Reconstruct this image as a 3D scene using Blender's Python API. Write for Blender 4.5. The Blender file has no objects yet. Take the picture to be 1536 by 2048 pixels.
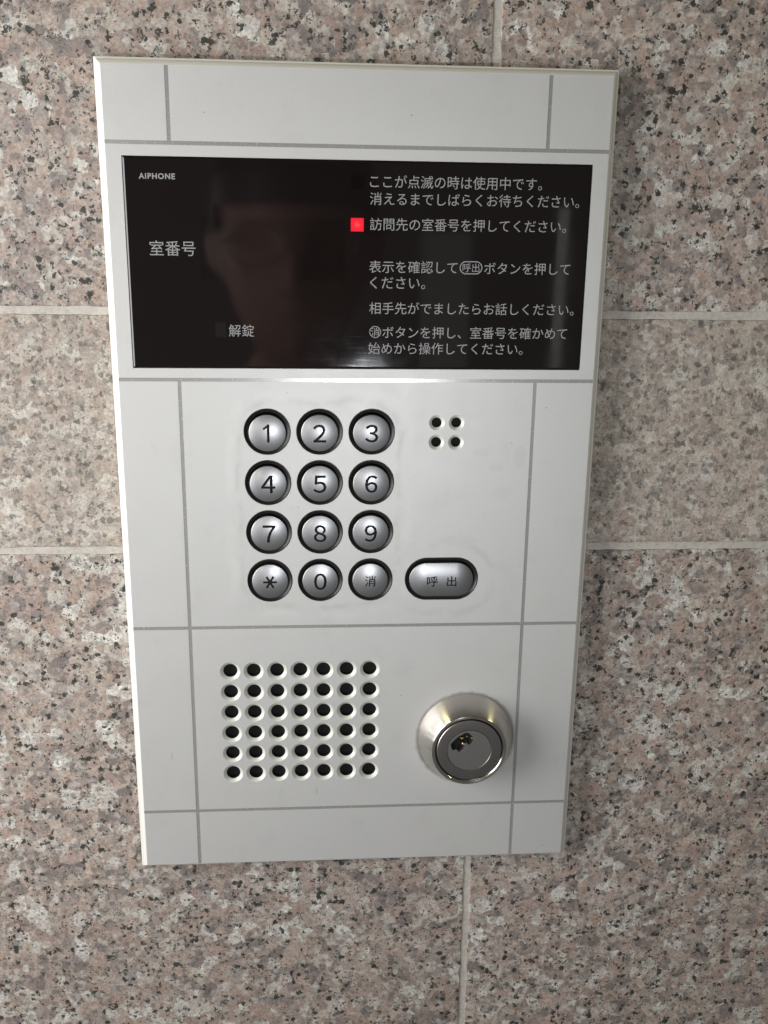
import bpy, bmesh, math, random
from mathutils import Vector, Matrix
from mathutils.geometry import delaunay_2d_cdt

random.seed(7)
sc = bpy.context.scene
COL = sc.collection
S = 0.001                                  # everything below is written in millimetres

def P(x, y, z=0.0):
    """plate coordinates (x right, y down, z into the wall; mm) -> Blender metres"""
    return Vector((x * S, z * S, -y * S))

# ------------------------------------------------------------------ camera
camd = bpy.data.cameras.new('camera')
cam = bpy.data.objects.new('camera', camd)
COL.objects.link(cam)
sc.camera = cam
camd.sensor_fit = 'HORIZONTAL'
camd.sensor_width = 36.0
camd.lens = 1917.04 / 1536 * 36.0
camd.clip_start = 0.01
camd.clip_end = 50.0
rot = Vector((0.2642994137812856, -0.06962181686291707, 0.003666357528807723))
t = Vector((0.0, 0.0, 377.5862058409252))
R = Matrix.Rotation(rot.length, 3, rot.normalized())
Cp = -(R.transposed() @ t)
def pv(v):
    return Vector((v[0], v[2], -v[1]))
right, down, fwd = pv(R[0]), pv(R[1]), pv(R[2])
m3 = Matrix((right, -down, -fwd)).transposed()
cam.matrix_world = Matrix.Translation(P(*Cp)) @ m3.to_4x4()

# ------------------------------------------------------------------ light
wd = bpy.data.worlds.new('World')
sc.world = wd
wd.use_nodes = True
nt = wd.node_tree
bg = nt.nodes['Background']
tc = nt.nodes.new('ShaderNodeTexCoord')
sp = nt.nodes.new('ShaderNodeSeparateXYZ')
cr = nt.nodes.new('ShaderNodeValToRGB')
mp = nt.nodes.new('ShaderNodeMapRange')
mp.inputs[1].default_value = -1.0
mp.inputs[2].default_value = 1.0
nt.links.new(tc.outputs['Generated'], sp.inputs[0])
nt.links.new(sp.outputs['Z'], mp.inputs[0])
nt.links.new(mp.outputs[0], cr.inputs[0])
cr.color_ramp.elements[0].position = 0.2
cr.color_ramp.elements[0].color = (0.30, 0.30, 0.30, 1)
cr.color_ramp.elements[1].position = 0.8
cr.color_ramp.elements[1].color = (0.15, 0.14, 0.105, 1)
nt.links.new(cr.outputs[0], bg.inputs['Color'])
bg.inputs['Strength'].default_value = 0.40

def area(name, loc, target, sx, sy, power, color, shape='RECTANGLE'):
    l = bpy.data.lights.new(name, 'AREA')
    l.shape = shape
    l.size = sx
    l.size_y = sy
    l.energy = power
    l.color = color
    o = bpy.data.objects.new(name, l)
    COL.objects.link(o)
    o.location = loc
    o.rotation_euler = (Vector(target) - Vector(loc)).to_track_quat('-Z', 'Y').to_euler()
    return o
# daylight through an assumed entrance on the left: a tall, narrow opening
area('daylight', (-0.54, -0.26, 0.062), (0.0, 0.0, 0.0), 0.32, 0.50, 5.0, (1.0, 0.99, 0.985))
# assumed lamp of the phone, placed by the highlights on the keys
area('assumed_phone_lamp', (0.011, -0.40, 0.0), (-0.01, 0.0, 0.03), 0.014, 0.014, 0.47, (0.93, 0.97, 1.0), 'DISK')

# added warm lamps, assumed high left and right, for streaks on the lock collar
area('added_warm_lamp', (-0.85, -0.16, 0.80), (0.0, 0.0, 0.0), 0.03, 0.20, 1.6, (1.0, 0.92, 0.42))
area('added_warm_lamp', (0.95, -0.14, 0.55), (0.0, 0.0, 0.0), 0.03, 0.16, 0.75, (1.0, 0.92, 0.42))
# added strip lamps behind the photographer, assumed source of streaks in the display
area('added_strip_lamp', (0.466, -1.60, 0.02), (0.466, 0.0, 0.02), 0.022, 0.34, 0.020, (1.0, 0.98, 0.96))
area('added_strip_lamp', (0.235, -1.62, -0.03), (0.235, 0.0, -0.03), 0.10, 0.34, 0.021, (1.0, 0.98, 0.96))

# added lamp close beside the photographer's head, stands in for daylight on the face
area('photographer_fill', (-0.31, -0.75, 0.09), (-0.06, -0.63, 0.05), 0.07, 0.20, 0.42, (1.0, 0.96, 0.92))

sc.view_settings.view_transform = 'Standard'
sc.view_settings.look = 'None'
sc.view_settings.exposure = 0.0
sc.view_settings.gamma = 1.0

# ------------------------------------------------------------------ object helpers
def mesh_obj(name, verts, faces, mat, parent=None, smooth=False, normals=None, loc=None):
    me = bpy.data.meshes.new(name)
    me.from_pydata([tuple(v) for v in verts], [], faces)
    me.validate()
    if mat:
        me.materials.append(mat)
    if smooth:
        me.polygons.foreach_set('use_smooth', [True] * len(me.polygons))
    if normals:
        me.normals_split_custom_set_from_vertices([tuple(n) for n in normals])
    me.update()
    o = bpy.data.objects.new(name, me)
    COL.objects.link(o)
    if parent:
        o.parent = parent
    if loc is not None:
        o.location = loc
    return o

def copy_obj(src, loc, parent):
    o = src.copy()
    COL.objects.link(o)
    o.parent = parent
    o.location = loc
    return o

def node(nt, t, **kw):
    n = nt.nodes.new(t)
    for k, v in kw.items():
        setattr(n, k, v)
    return n

def mat_base(name, color=(0.5, 0.5, 0.5), rough=0.5, metal=0.0, spec=0.5, coat=0.0, coat_rough=0.1):
    m = bpy.data.materials.new(name)
    m.use_nodes = True
    b = m.node_tree.nodes['Principled BSDF']
    b.inputs['Base Color'].default_value = (*color, 1)
    b.inputs['Roughness'].default_value = rough
    b.inputs['Metallic'].default_value = metal
    b.inputs['Specular IOR Level'].default_value = spec
    b.inputs['Coat Weight'].default_value = coat
    b.inputs['Coat Roughness'].default_value = coat_rough
    return m, m.node_tree, b

def ramp(nt, stops, interp='LINEAR'):
    n = nt.nodes.new('ShaderNodeValToRGB')
    r = n.color_ramp
    r.interpolation = interp
    while len(r.elements) < len(stops):
        r.elements.new(0.5)
    for e, (p, c) in zip(r.elements, stops):
        e.position = p
        e.color = (*c, 1) if len(c) == 3 else c
    return n

def mixc(nt, fac, a, b, blend='MIX'):
    n = nt.nodes.new('ShaderNodeMix')
    n.data_type = 'RGBA'
    n.blend_type = blend
    for s, v in ((0, fac), (6, a), (7, b)):
        if hasattr(v, 'links'):
            nt.links.new(v, n.inputs[s])
        elif s == 0:
            n.inputs[0].default_value = v
        else:
            n.inputs[s].default_value = (*v, 1)
    return n.outputs[2]

def mth(nt, op, a, b=None, c=None, clamp=False):
    n = nt.nodes.new('ShaderNodeMath')
    n.operation = op
    n.use_clamp = clamp
    for i, v in enumerate((a, b, c)):
        if v is None:
            continue
        if hasattr(v, 'links'):
            nt.links.new(v, n.inputs[i])
        else:
            n.inputs[i].default_value = v
    return n.outputs[0]

def noise(nt, vec, scale, detail=3, rough=0.5, dist=0.0):
    n = nt.nodes.new('ShaderNodeTexNoise')
    n.inputs['Scale'].default_value = scale
    n.inputs['Detail'].default_value = detail
    n.inputs['Roughness'].default_value = rough
    n.inputs['Distortion'].default_value = dist
    nt.links.new(vec, n.inputs['Vector'])
    return n

def voro(nt, vec, scale, feature='F1', rnd=1.0):
    n = nt.nodes.new('ShaderNodeTexVoronoi')
    n.feature = feature
    n.inputs['Scale'].default_value = scale
    n.inputs['Randomness'].default_value = rnd
    nt.links.new(vec, n.inputs['Vector'])
    return n

def wpos(nt, offset=(0, 0, 0)):
    """object coordinates in mm (objects of the wall and panel sit at the scene origin)"""
    t = nt.nodes.new('ShaderNodeTexCoord')
    m = nt.nodes.new('ShaderNodeVectorMath')
    m.operation = 'MULTIPLY_ADD'
    m.inputs[1].default_value = (1000, 1000, 1000)
    m.inputs[2].default_value = offset
    nt.links.new(t.outputs['Object'], m.inputs[0])
    return m.outputs[0]

def warp(nt, vec, scale, amount, detail=2):
    n = noise(nt, vec, scale, detail)
    s = nt.nodes.new('ShaderNodeVectorMath'); s.operation = 'SUBTRACT'
    nt.links.new(n.outputs['Color'], s.inputs[0]); s.inputs[1].default_value = (0.5, 0.5, 0.5)
    k = nt.nodes.new('ShaderNodeVectorMath'); k.operation = 'MULTIPLY_ADD'
    nt.links.new(s.outputs[0], k.inputs[0]); k.inputs[1].default_value = (amount,) * 3
    nt.links.new(vec, k.inputs[2])
    return k.outputs[0]

# ------------------------------------------------------------------ materials
def granite(name, off, rough_finish=False):
    m, nt, b = mat_base(name, rough=0.45 if not rough_finish else 0.75, spec=0.4)
    v = wpos(nt, off)
    w1 = warp(nt, v, 0.30, 3.2, 4)
    w2 = warp(nt, v, 0.9, 1.5, 4)
    def cells(vec, scale, smooth):
        c = voro(nt, vec, scale, 'SMOOTH_F1')
        c.inputs['Smoothness'].default_value = smooth
        q = node(nt, 'ShaderNodeSeparateColor'); nt.links.new(c.outputs['Color'], q.inputs[0])
        return c, q
    # big crystals, whose kind also follows slow drifts in the stone
    c1, sep = cells(w1, 0.19, 0.12)
    big = noise(nt, v, 0.05, 3)
    sel = mth(nt, 'ADD', mth(nt, 'MULTIPLY', sep.outputs[0], 0.80), mth(nt, 'MULTIPLY', big.outputs['Fac'], 0.6))
    sel = mth(nt, 'SUBTRACT', sel, 0.21)
    if rough_finish:
        cols = [(0.00, (0.256, 0.225, 0.194)), (0.22, (0.349, 0.310, 0.264)), (0.38, (0.411, 0.333, 0.279)), (0.52, (0.388, 0.349, 0.302)),
                (0.66, (0.442, 0.388, 0.333)), (0.82, (0.496, 0.457, 0.403)), (1.0, (0.542, 0.512, 0.457))]
    else:
        cols = [(0.00, (0.166, 0.144, 0.136)), (0.18, (0.239, 0.206, 0.193)), (0.32, (0.359, 0.273, 0.229)), (0.46, (0.386, 0.313, 0.266)),
                (0.56, (0.313, 0.282, 0.259)), (0.66, (0.426, 0.352, 0.295)), (0.78, (0.50, 0.48, 0.44)), (1.0, (0.66, 0.64, 0.59))]
    base = ramp(nt, cols); nt.links.new(sel, base.inputs[0])
    # second generation of smaller crystals over it
    c2, sep2 = cells(w2, 0.42, 0.15)
    small = ramp(nt, [(0.0, (0.160, 0.142, 0.133)), (0.25, (0.253, 0.223, 0.206)), (0.45, (0.379, 0.293, 0.246)),
                      (0.65, (0.392, 0.359, 0.319)), (1.0, (0.572, 0.552, 0.505))])
    nt.links.new(sep2.outputs[1], small.inputs[0])
    pk = ramp(nt, [(0.44, (0, 0, 0)), (0.54, (1, 1, 1))]); nt.links.new(sep2.outputs[0], pk.inputs[0])
    col = mixc(nt, mth(nt, 'MULTIPLY', pk.outputs[0], 0.55), base.outputs[0], small.outputs[0])
    # cloudy variation inside each crystal
    fine = noise(nt, v, 0.8, 7, 0.72)
    fr = ramp(nt, [(0.32, (0.55, 0.55, 0.55)), (0.68, (1.38, 1.38, 1.38))]); nt.links.new(fine.outputs['Fac'], fr.inputs[0])
    col = mixc(nt, 0.9, col, fr.outputs[0], 'MULTIPLY')
    # rust pink blush
    bl = noise(nt, v, 0.15, 4, 0.65)
    blm = ramp(nt, [(0.54, (0, 0, 0)), (0.72, (1, 1, 1))]); nt.links.new(bl.outputs['Fac'], blm.inputs[0])
    col = mixc(nt, mth(nt, 'MULTIPLY', blm.outputs[0], 0.48 if not rough_finish else 0.16), col, (0.46, 0.31, 0.25))
    # grey smoky quartz
    q, sq = cells(w2, 0.33, 0.08)
    q1 = ramp(nt, [(0.70, (0, 0, 0)), (0.78, (1, 1, 1))]); nt.links.new(sq.outputs[2], q1.inputs[0])
    q2 = ramp(nt, [(0.34, (1, 1, 1)), (0.52, (0, 0, 0))]); nt.links.new(q.outputs['Distance'], q2.inputs[0])
    col = mixc(nt, mth(nt, 'MULTIPLY', mth(nt, 'MULTIPLY', q1.outputs[0], q2.outputs[0]), 0.6), col, (0.155, 0.14, 0.13))
    # black mica: small angular grains, gathered in clusters
    w3 = warp(nt, v, 0.8, 3.0, 5)
    cl = noise(nt, v, 0.20, 4, 0.65)
    cl2 = noise(nt, warp(nt, v, 0.5, 1.5), 0.42, 2, 0.5)
    clm = mth(nt, 'ADD', mth(nt, 'MULTIPLY', cl.outputs['Fac'], 0.55), mth(nt, 'MULTIPLY', cl2.outputs['Fac'], 0.45))
    def grains(scale, k0, k1_, r0_, r1_):
        g = voro(nt, w3, scale)
        sg = node(nt, 'ShaderNodeSeparateColor'); nt.links.new(g.outputs['Color'], sg.inputs[0])
        on = mth(nt, 'GREATER_THAN', sg.outputs[0], mth(nt, 'MULTIPLY_ADD', clm, -k1_, k0))
        lim = mth(nt, 'MULTIPLY_ADD', sg.outputs[2], r1_, r0_)
        edge = mth(nt, 'MULTIPLY_ADD', mth(nt, 'SUBTRACT', lim, g.outputs['Distance']), 9.0, 0.0, True)
        return mth(nt, 'MULTIPLY', on, edge), sg
    g1, s1 = grains(0.40, 3.02, 4.4, 0.26, 0.46)
    g2, s2 = grains(0.95, 2.98, 4.3, 0.34, 0.34)
    sp_all = mth(nt, 'MAXIMUM', g1, mth(nt, 'MULTIPLY', g2, 0.85))
    dark = mixc(nt, s2.outputs[2], (0.014, 0.013, 0.012), (0.045, 0.05, 0.042))
    amount = 0.95 if not rough_finish else 0.62
    col = mixc(nt, mth(nt, 'MULTIPLY', sp_all, amount), col, dark)
    nt.links.new(col, b.inputs['Base Color'])
    rr = mth(nt, 'MULTIPLY_ADD', fine.outputs['Fac'], 0.25, 0.30 if not rough_finish else 0.6)
    nt.links.new(rr, b.inputs['Roughness'])
    bp = node(nt, 'ShaderNodeBump')
    bp.inputs['Strength'].default_value = 0.22 if not rough_finish else 0.65
    bp.inputs['Distance'].default_value = 0.0004
    hb = noise(nt, v, 0.7 if rough_finish else 0.5, 7, 0.65)
    hh = mth(nt, 'SUBTRACT', hb.outputs['Fac'], mth(nt, 'MULTIPLY', sp_all, 0.15))
    nt.links.new(hh, bp.inputs['Height'])
    nt.links.new(bp.outputs[0], b.inputs['Normal'])
    return m

M_gran_a = granite('granite_pink_a', (0, 0, 0))
M_gran_b = granite('granite_pink_b', (431, 57, 212))
M_gran_c = granite('granite_rough_band', (913, 311, 77), True)

def mk_grout():
    m, nt, b = mat_base('grout', rough=0.9, spec=0.2)
    v = wpos(nt)
    n = noise(nt, v, 0.5, 8, 0.75)
    r = ramp(nt, [(0.3, (0.38, 0.35, 0.31)), (0.55, (0.53, 0.495, 0.445)), (0.75, (0.58, 0.55, 0.50))])
    nt.links.new(n.outputs['Fac'], r.inputs[0])
    # hairline cracks that run with the joint
    st = node(nt, 'ShaderNodeMapping'); st.inputs['Scale'].default_value = (0.06, 1, 0.75)
    nt.links.new(warp(nt, v, 0.2, 1.6), st.inputs['Vector'])
    cn = noise(nt, st.outputs[0], 1.2, 4, 0.7)
    ck = ramp(nt, [(0.485, (0, 0, 0)), (0.5, (1, 1, 1)), (0.515, (0, 0, 0))]); nt.links.new(cn.outputs['Fac'], ck.inputs[0])
    ms = noise(nt, v, 0.05, 2)
    mk = ramp(nt, [(0.5, (0, 0, 0)), (0.6, (1, 1, 1))]); nt.links.new(ms.outputs['Fac'], mk.inputs[0])
    f = mth(nt, 'MULTIPLY', mth(nt, 'MULTIPLY', ck.outputs[0], mk.outputs[0]), 0.7)
    col = mixc(nt, f, r.outputs[0], (0.20, 0.18, 0.155))
    nt.links.new(col, b.inputs['Base Color'])
    bp = node(nt, 'ShaderNodeBump'); bp.inputs['Strength'].default_value = 0.6; bp.inputs['Distance'].default_value = 0.0004
    nt.links.new(n.outputs['Fac'], bp.inputs['Height']); nt.links.new(bp.outputs[0], b.inputs['Normal'])
    return m
M_grout = mk_grout()

def mk_paint():
    """silver-grey metallic paint with its stains and scuffs"""
    m, nt, b = mat_base('silver_paint', rough=0.42, metal=0.35, spec=0.5)
    v = wpos(nt)
    g = noise(nt, v, 2.6, 3, 0.7)
    gr = ramp(nt, [(0.25, (0.53, 0.527, 0.518)), (0.75, (0.64, 0.637, 0.628))]); nt.links.new(g.outputs['Fac'], gr.inputs[0])
    col = gr.outputs[0]
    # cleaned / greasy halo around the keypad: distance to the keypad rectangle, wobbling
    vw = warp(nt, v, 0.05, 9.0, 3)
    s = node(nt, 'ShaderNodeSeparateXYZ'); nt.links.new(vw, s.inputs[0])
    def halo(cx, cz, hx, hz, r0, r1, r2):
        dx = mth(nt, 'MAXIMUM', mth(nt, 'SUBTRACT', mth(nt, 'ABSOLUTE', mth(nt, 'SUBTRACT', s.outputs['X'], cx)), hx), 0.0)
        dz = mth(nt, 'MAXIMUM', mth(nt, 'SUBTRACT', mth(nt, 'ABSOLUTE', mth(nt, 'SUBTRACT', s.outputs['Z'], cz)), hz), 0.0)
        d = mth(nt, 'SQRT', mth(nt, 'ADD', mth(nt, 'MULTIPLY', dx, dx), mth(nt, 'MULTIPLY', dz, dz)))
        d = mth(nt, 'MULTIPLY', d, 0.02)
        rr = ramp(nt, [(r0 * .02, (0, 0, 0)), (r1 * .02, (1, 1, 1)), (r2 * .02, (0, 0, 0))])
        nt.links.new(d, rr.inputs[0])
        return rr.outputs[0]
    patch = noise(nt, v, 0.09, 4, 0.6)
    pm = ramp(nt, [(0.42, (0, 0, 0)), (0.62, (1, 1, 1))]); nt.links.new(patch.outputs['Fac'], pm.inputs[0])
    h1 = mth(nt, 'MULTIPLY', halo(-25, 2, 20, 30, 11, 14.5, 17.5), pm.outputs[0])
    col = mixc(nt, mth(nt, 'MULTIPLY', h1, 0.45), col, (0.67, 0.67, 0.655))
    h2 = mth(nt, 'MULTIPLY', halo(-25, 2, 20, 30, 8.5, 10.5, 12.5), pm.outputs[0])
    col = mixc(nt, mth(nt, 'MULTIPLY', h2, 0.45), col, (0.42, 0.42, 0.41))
    h3 = halo(23.6, -28, 6, 0, 12.5, 14.5, 16.5)
    col = mixc(nt, mth(nt, 'MULTIPLY', mth(nt, 'MULTIPLY', h3, pm.outputs[0]), 0.45), col, (0.44, 0.44, 0.43))
    # smudges between the keypad and the right groove
    sm = noise(nt, warp(nt, v, 0.08, 6.0), 0.07, 5, 0.65)
    smr = ramp(nt, [(0.56, (0, 0, 0)), (0.64, (1, 1, 1))]); nt.links.new(sm.outputs['Fac'], smr.inputs[0])
    col = mixc(nt, mth(nt, 'MULTIPLY', smr.outputs[0], 0.13), col, (0.44, 0.44, 0.43))
    # single scuffs and rubbed marks
    sv = node(nt, 'ShaderNodeSeparateXYZ'); nt.links.new(warp(nt, v, 0.35, 1.2, 3), sv.inputs[0])
    for (cx_, cz_, rx_, rz_, st_) in ((-27.0, -122.5, 0.45, 2.0, 0.30), (-87.0, -105.0, 0.5, 2.6, 0.22), (49.5, 27.5, 0.32, 0.32, 0.8), (-33.5, 2.0, 0.3, 0.3, 0.6),
                                      (53.0, 22.0, 3.0, 5.0, 0.09), (38.0, 24.0, 4.0, 2.2, 0.07), (44.0, 18.0, 3.2, 2.0, 0.07), (30.0, -12.0, 9.0, 2.4, 0.06)):
        ex = mth(nt, 'DIVIDE', mth(nt, 'SUBTRACT', sv.outputs['X'], cx_), rx_)
        ez = mth(nt, 'DIVIDE', mth(nt, 'SUBTRACT', sv.outputs['Z'], cz_), rz_)
        ed = mth(nt, 'SUBTRACT', 1.0, mth(nt, 'ADD', mth(nt, 'MULTIPLY', ex, ex), mth(nt, 'MULTIPLY', ez, ez)), None, True)
        col = mixc(nt, mth(nt, 'MULTIPLY', mth(nt, 'MINIMUM', mth(nt, 'MULTIPLY', ed, 2.0), 1.0), st_), col, (0.24, 0.235, 0.22))
    # tiny dark specks
    k = voro(nt, v, 0.11)
    sk = node(nt, 'ShaderNodeSeparateColor'); nt.links.new(k.outputs['Color'], sk.inputs[0])
    f = mth(nt, 'MULTIPLY', mth(nt, 'GREATER_THAN', sk.outputs[0], 0.82), mth(nt, 'LESS_THAN', k.outputs['Distance'], 0.035))
    col = mixc(nt, mth(nt, 'MULTIPLY', f, 0.6), col, (0.2, 0.19, 0.18))
    # dark brown ring where the lock meets the plate
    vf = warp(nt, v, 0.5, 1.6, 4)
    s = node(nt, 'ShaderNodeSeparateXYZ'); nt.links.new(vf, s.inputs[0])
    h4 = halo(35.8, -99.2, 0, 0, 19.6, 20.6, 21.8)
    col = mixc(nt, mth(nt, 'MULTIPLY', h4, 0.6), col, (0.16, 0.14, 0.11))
    nt.links.new(col, b.inputs['Base Color'])
    rr = mth(nt, 'MULTIPLY_ADD', patch.outputs['Fac'], 0.16, 0.42)
    nt.links.new(rr, b.inputs['Roughness'])
    bp = node(nt, 'ShaderNodeBump'); bp.inputs['Strength'].default_value = 0.10; bp.inputs['Distance'].default_value = 0.0002
    n2 = noise(nt, v, 3.2, 2); nt.links.new(n2.outputs['Fac'], bp.inputs['Height']); nt.links.new(bp.outputs[0], b.inputs['Normal'])
    return m
M_paint = mk_paint()
M_bevel, _, _ = mat_base('edge_paint', (0.70, 0.685, 0.65), 0.5, 0.1)
M_rim, _, _ = mat_base('hole_rim_paint', (0.60, 0.60, 0.545), 0.42, 0.1)

def mk_groove():
    m, nt, b = mat_base('groove_metal', (0.36, 0.36, 0.355), 0.26, 0.45, 0.6)
    v = wpos(nt)
    n = noise(nt, v, 1.1, 5, 0.7)
    r = ramp(nt, [(0.3, (0.385, 0.385, 0.375)), (0.7, (0.43, 0.43, 0.42))]); nt.links.new(n.outputs['Fac'], r.inputs[0])
    nt.links.new(r.outputs[0], b.inputs['Base Color'])
    nt.links.new(mth(nt, 'MULTIPLY_ADD', n.outputs['Fac'], 0.12, 0.20), b.inputs['Roughness'])
    return m
M_groove = mk_groove()
M_black, _, _ = mat_base('black_cavity', (0.006, 0.006, 0.006), 0.8)
M_bezel, _, _ = mat_base('black_gloss_plastic', (0.014, 0.0125, 0.012), 0.33, 0, 0.28)

def mk_screen():
    m, nt, b = mat_base('smoked_acrylic', (0.0085, 0.0062, 0.0064), 0.05, 0, 0.5)
    v = wpos(nt)
    n = noise(nt, v, 0.06, 4, 0.6)
    r = ramp(nt, [(0.35, (0.03, 0.03, 0.03)), (0.75, (0.075, 0.075, 0.075))]); nt.links.new(n.outputs['Fac'], r.inputs[0])
    # fine wiping scratches raise the roughness in streaks
    mpn = node(nt, 'ShaderNodeMapping'); mpn.inputs['Rotation'].default_value = (0, 0.22, 0); mpn.inputs['Scale'].default_value = (0.05, 1, 2.2)
    nt.links.new(v, mpn.inputs['Vector'])
    sn = noise(nt, mpn.outputs[0], 1.6, 2)
    sr = ramp(nt, [(0.66, (0, 0, 0)), (0.72, (1, 1, 1))]); nt.links.new(sn.outputs['Fac'], sr.inputs[0])
    nt.links.new(mth(nt, 'ADD', r.outputs[0], mth(nt, 'MULTIPLY', sr.outputs[0], 0.03)), b.inputs['Roughness'])
    return m
M_screen = mk_screen()
M_window, _, _ = mat_base('display_window', (0.0062, 0.0046, 0.0050), 0.05)
M_unlit, _, _ = mat_base('unlit_lamp', (0.0135, 0.012, 0.012), 0.08)
M_print, _, _ = mat_base('printed_ink', (0.28, 0.28, 0.285), 0.6)

m, nt, b = mat_base('red_lamp', (0.03, 0.002, 0.003), 0.5, 0, 0.2)
v = wpos(nt)
gd = node(nt, 'ShaderNodeVectorMath', operation='DISTANCE'); nt.links.new(v, gd.inputs[0]); gd.inputs[1].default_value = (-11.14, 0, 108.28)
rr = ramp(nt, [(0.0, (1.0, 0.10, 0.12)), (0.35, (1.0, 0.012, 0.035)), (1.0, (0.80, 0.002, 0.018))])
nt.links.new(mth(nt, 'MULTIPLY', gd.outputs['Value'], 0.3), rr.inputs[0])
nt.links.new(rr.outputs[0], b.inputs['Emission Color'])
b.inputs['Emission Strength'].default_value = 1.0
M_led = m

def mk_key():
    m, nt, b = mat_base('silver_key_paint', (0.36, 0.36, 0.37), 0.40, 1.0, 0.5, 0.35, 0.17)
    t = nt.nodes.new('ShaderNodeTexCoord')
    sc_ = node(nt, 'ShaderNodeVectorMath', operation='SCALE'); sc_.inputs['Scale'].default_value = 1000
    nt.links.new(t.outputs['Object'], sc_.inputs[0])
    n = noise(nt, sc_.outputs[0], 7.0, 2)
    r = ramp(nt, [(0.3, (0.36, 0.36, 0.372)), (0.7, (0.50, 0.50, 0.515))]); nt.links.new(n.outputs['Fac'], r.inputs[0])
    nt.links.new(r.outputs[0], b.inputs['Base Color'])
    bp = node(nt, 'ShaderNodeBump'); bp.inputs['Strength'].default_value = 0.08; bp.inputs['Distance'].default_value = 0.0001
    nt.links.new(n.outputs['Fac'], bp.inputs['Height']); nt.links.new(bp.outputs[0], b.inputs['Normal'])
    return m
M_key = mk_key()
M_engrave, _, _ = mat_base('engraved_ink', (0.008, 0.009, 0.011), 0.7, 0, 0.2)

def mk_steel(name, col, rough, aniso, bump=0.0):
    m, nt, b = mat_base(name, col, rough, 1.0)
    b.inputs['Anisotropic'].default_value = aniso
    t = nt.nodes.new('ShaderNodeTexCoord')
    sc_ = node(nt, 'ShaderNodeVectorMath', operation='SCALE'); sc_.inputs['Scale'].default_value = 1000
    nt.links.new(t.outputs['Object'], sc_.inputs[0])
    n = noise(nt, sc_.outputs[0], 1.2, 4, 0.6)
    nt.links.new(mth(nt, 'MULTIPLY_ADD', n.outputs['Fac'], 0.05, rough - 0.025), b.inputs['Roughness'])
    c = ramp(nt, [(0.3, tuple(x * 0.93 for x in col)), (0.7, tuple(min(1, x * 1.05) for x in col))])
    nt.links.new(n.outputs['Fac'], c.inputs[0]); nt.links.new(c.outputs[0], b.inputs['Base Color'])
    if aniso:
        tg = node(nt, 'ShaderNodeTangent', direction_type='RADIAL', axis='Y')
        nt.links.new(tg.outputs[0], b.inputs['Tangent'])
        b.inputs['Anisotropic Rotation'].default_value = 0.25
    return m
M_steel = mk_steel('brushed_nickel', (0.66, 0.625, 0.58), 0.22, 0.85)
M_steel_dark = mk_steel('worn_dark_steel', (0.48, 0.46, 0.44), 0.38, 0.0)
M_steel_ring = mk_steel('worn_ring_steel', (0.36, 0.34, 0.325), 0.34, 0.0)
M_chrome = mk_steel('polished_rim', (0.55, 0.52, 0.49), 0.17, 0.0)
M_brass = mk_steel('brass_pins', (0.62, 0.45, 0.24), 0.3, 0.0)

# ------------------------------------------------------------------ outlines
def circle(cx, cy, r, n, a0=0.0):
    return [(cx + r * math.cos(a0 + 2 * math.pi * i / n), cy + r * math.sin(a0 + 2 * math.pi * i / n)) for i in range(n)]

def stadium(cx, cy, a, r, n=24):
    """outline at distance r round a horizontal segment of half-length a"""
    pts = []
    for i in range(n + 1):
        th = -math.pi / 2 + math.pi * i / n
        pts.append((cx + a + r * math.cos(th), cy + r * math.sin(th)))
    for i in range(n + 1):
        th = math.pi / 2 + math.pi * i / n
        pts.append((cx - a + r * math.cos(th), cy + r * math.sin(th)))
    return pts

def rect(x0, y0, x1, y1):
    return [(x0, y0), (x1, y0), (x1, y1), (x0, y1)]

def loops_cdt(loops, extra=()):
    vs, es = [], []
    for lp in loops:
        k = len(vs)
        vs += [Vector(p) for p in lp]
        es += [(k + i, k + (i + 1) % len(lp)) for i in range(len(lp))]
    vs += [Vector(p) for p in extra]
    r = delaunay_2d_cdt(vs, es, [], 0, 1e-5)
    return r[0], r[2]

def text_loops(body, height=None, width=None, center=(0, 0), size=10.0, offset=0.0, res=4, spacing=1.0):
    """glyph outlines of a line of text as closed loops in mm (y down)"""
    cu = bpy.data.curves.new('lettering_source', 'FONT')
    cu.body = body
    cu.size = size
    cu.offset = offset
    cu.space_character = spacing
    cu.fill_mode = 'NONE'
    cu.resolution_u = res
    ob = bpy.data.objects.new('lettering_source', cu)
    COL.objects.link(ob)
    dg = bpy.context.evaluated_depsgraph_get()
    me = bpy.data.meshes.new_from_object(ob.evaluated_get(dg))
    co = [(v.co.x, -v.co.y) for v in me.vertices]
    adj = {}
    for e in me.edges:
        a, c = e.vertices
        adj.setdefault(a, []).append(c); adj.setdefault(c, []).append(a)
    seen, loops = set(), []
    for s0 in adj:
        if s0 in seen:
            continue
        lp, cur, prev = [], s0, None
        while cur is not None and cur not in seen:
            seen.add(cur); lp.append(cur)
            nx = [q for q in adj[cur] if q != prev and q not in seen]
            prev, cur = cur, (nx[0] if nx else None)
        if len(lp) > 2:
            loops.append([co[i] for i in lp])
    bpy.data.objects.remove(ob); bpy.data.curves.remove(cu); bpy.data.meshes.remove(me)
    xs = [p[0] for l in loops for p in l]; ys = [p[1] for l in loops for p in l]
    x0, x1, y0, y1 = min(xs), max(xs), min(ys), max(ys)
    kx = width / (x1 - x0) if width else None
    ky = height / (y1 - y0) if height else None
    kx = kx or ky or 1.0
    ky = ky or kx
    mx, my = (x0 + x1) / 2, (y0 + y1) / 2
    out = []
    for l in loops:
        q = [((p[0] - mx) * kx + center[0], (p[1] - my) * ky + center[1]) for p in l]
        r = []
        for p in q:                                   # drop coincident points
            if not r or (abs(p[0] - r[-1][0]) + abs(p[1] - r[-1][1])) > 0.004:
                r.append(p)
        if len(r) > 2:
            out.append(r)
    return out

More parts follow.
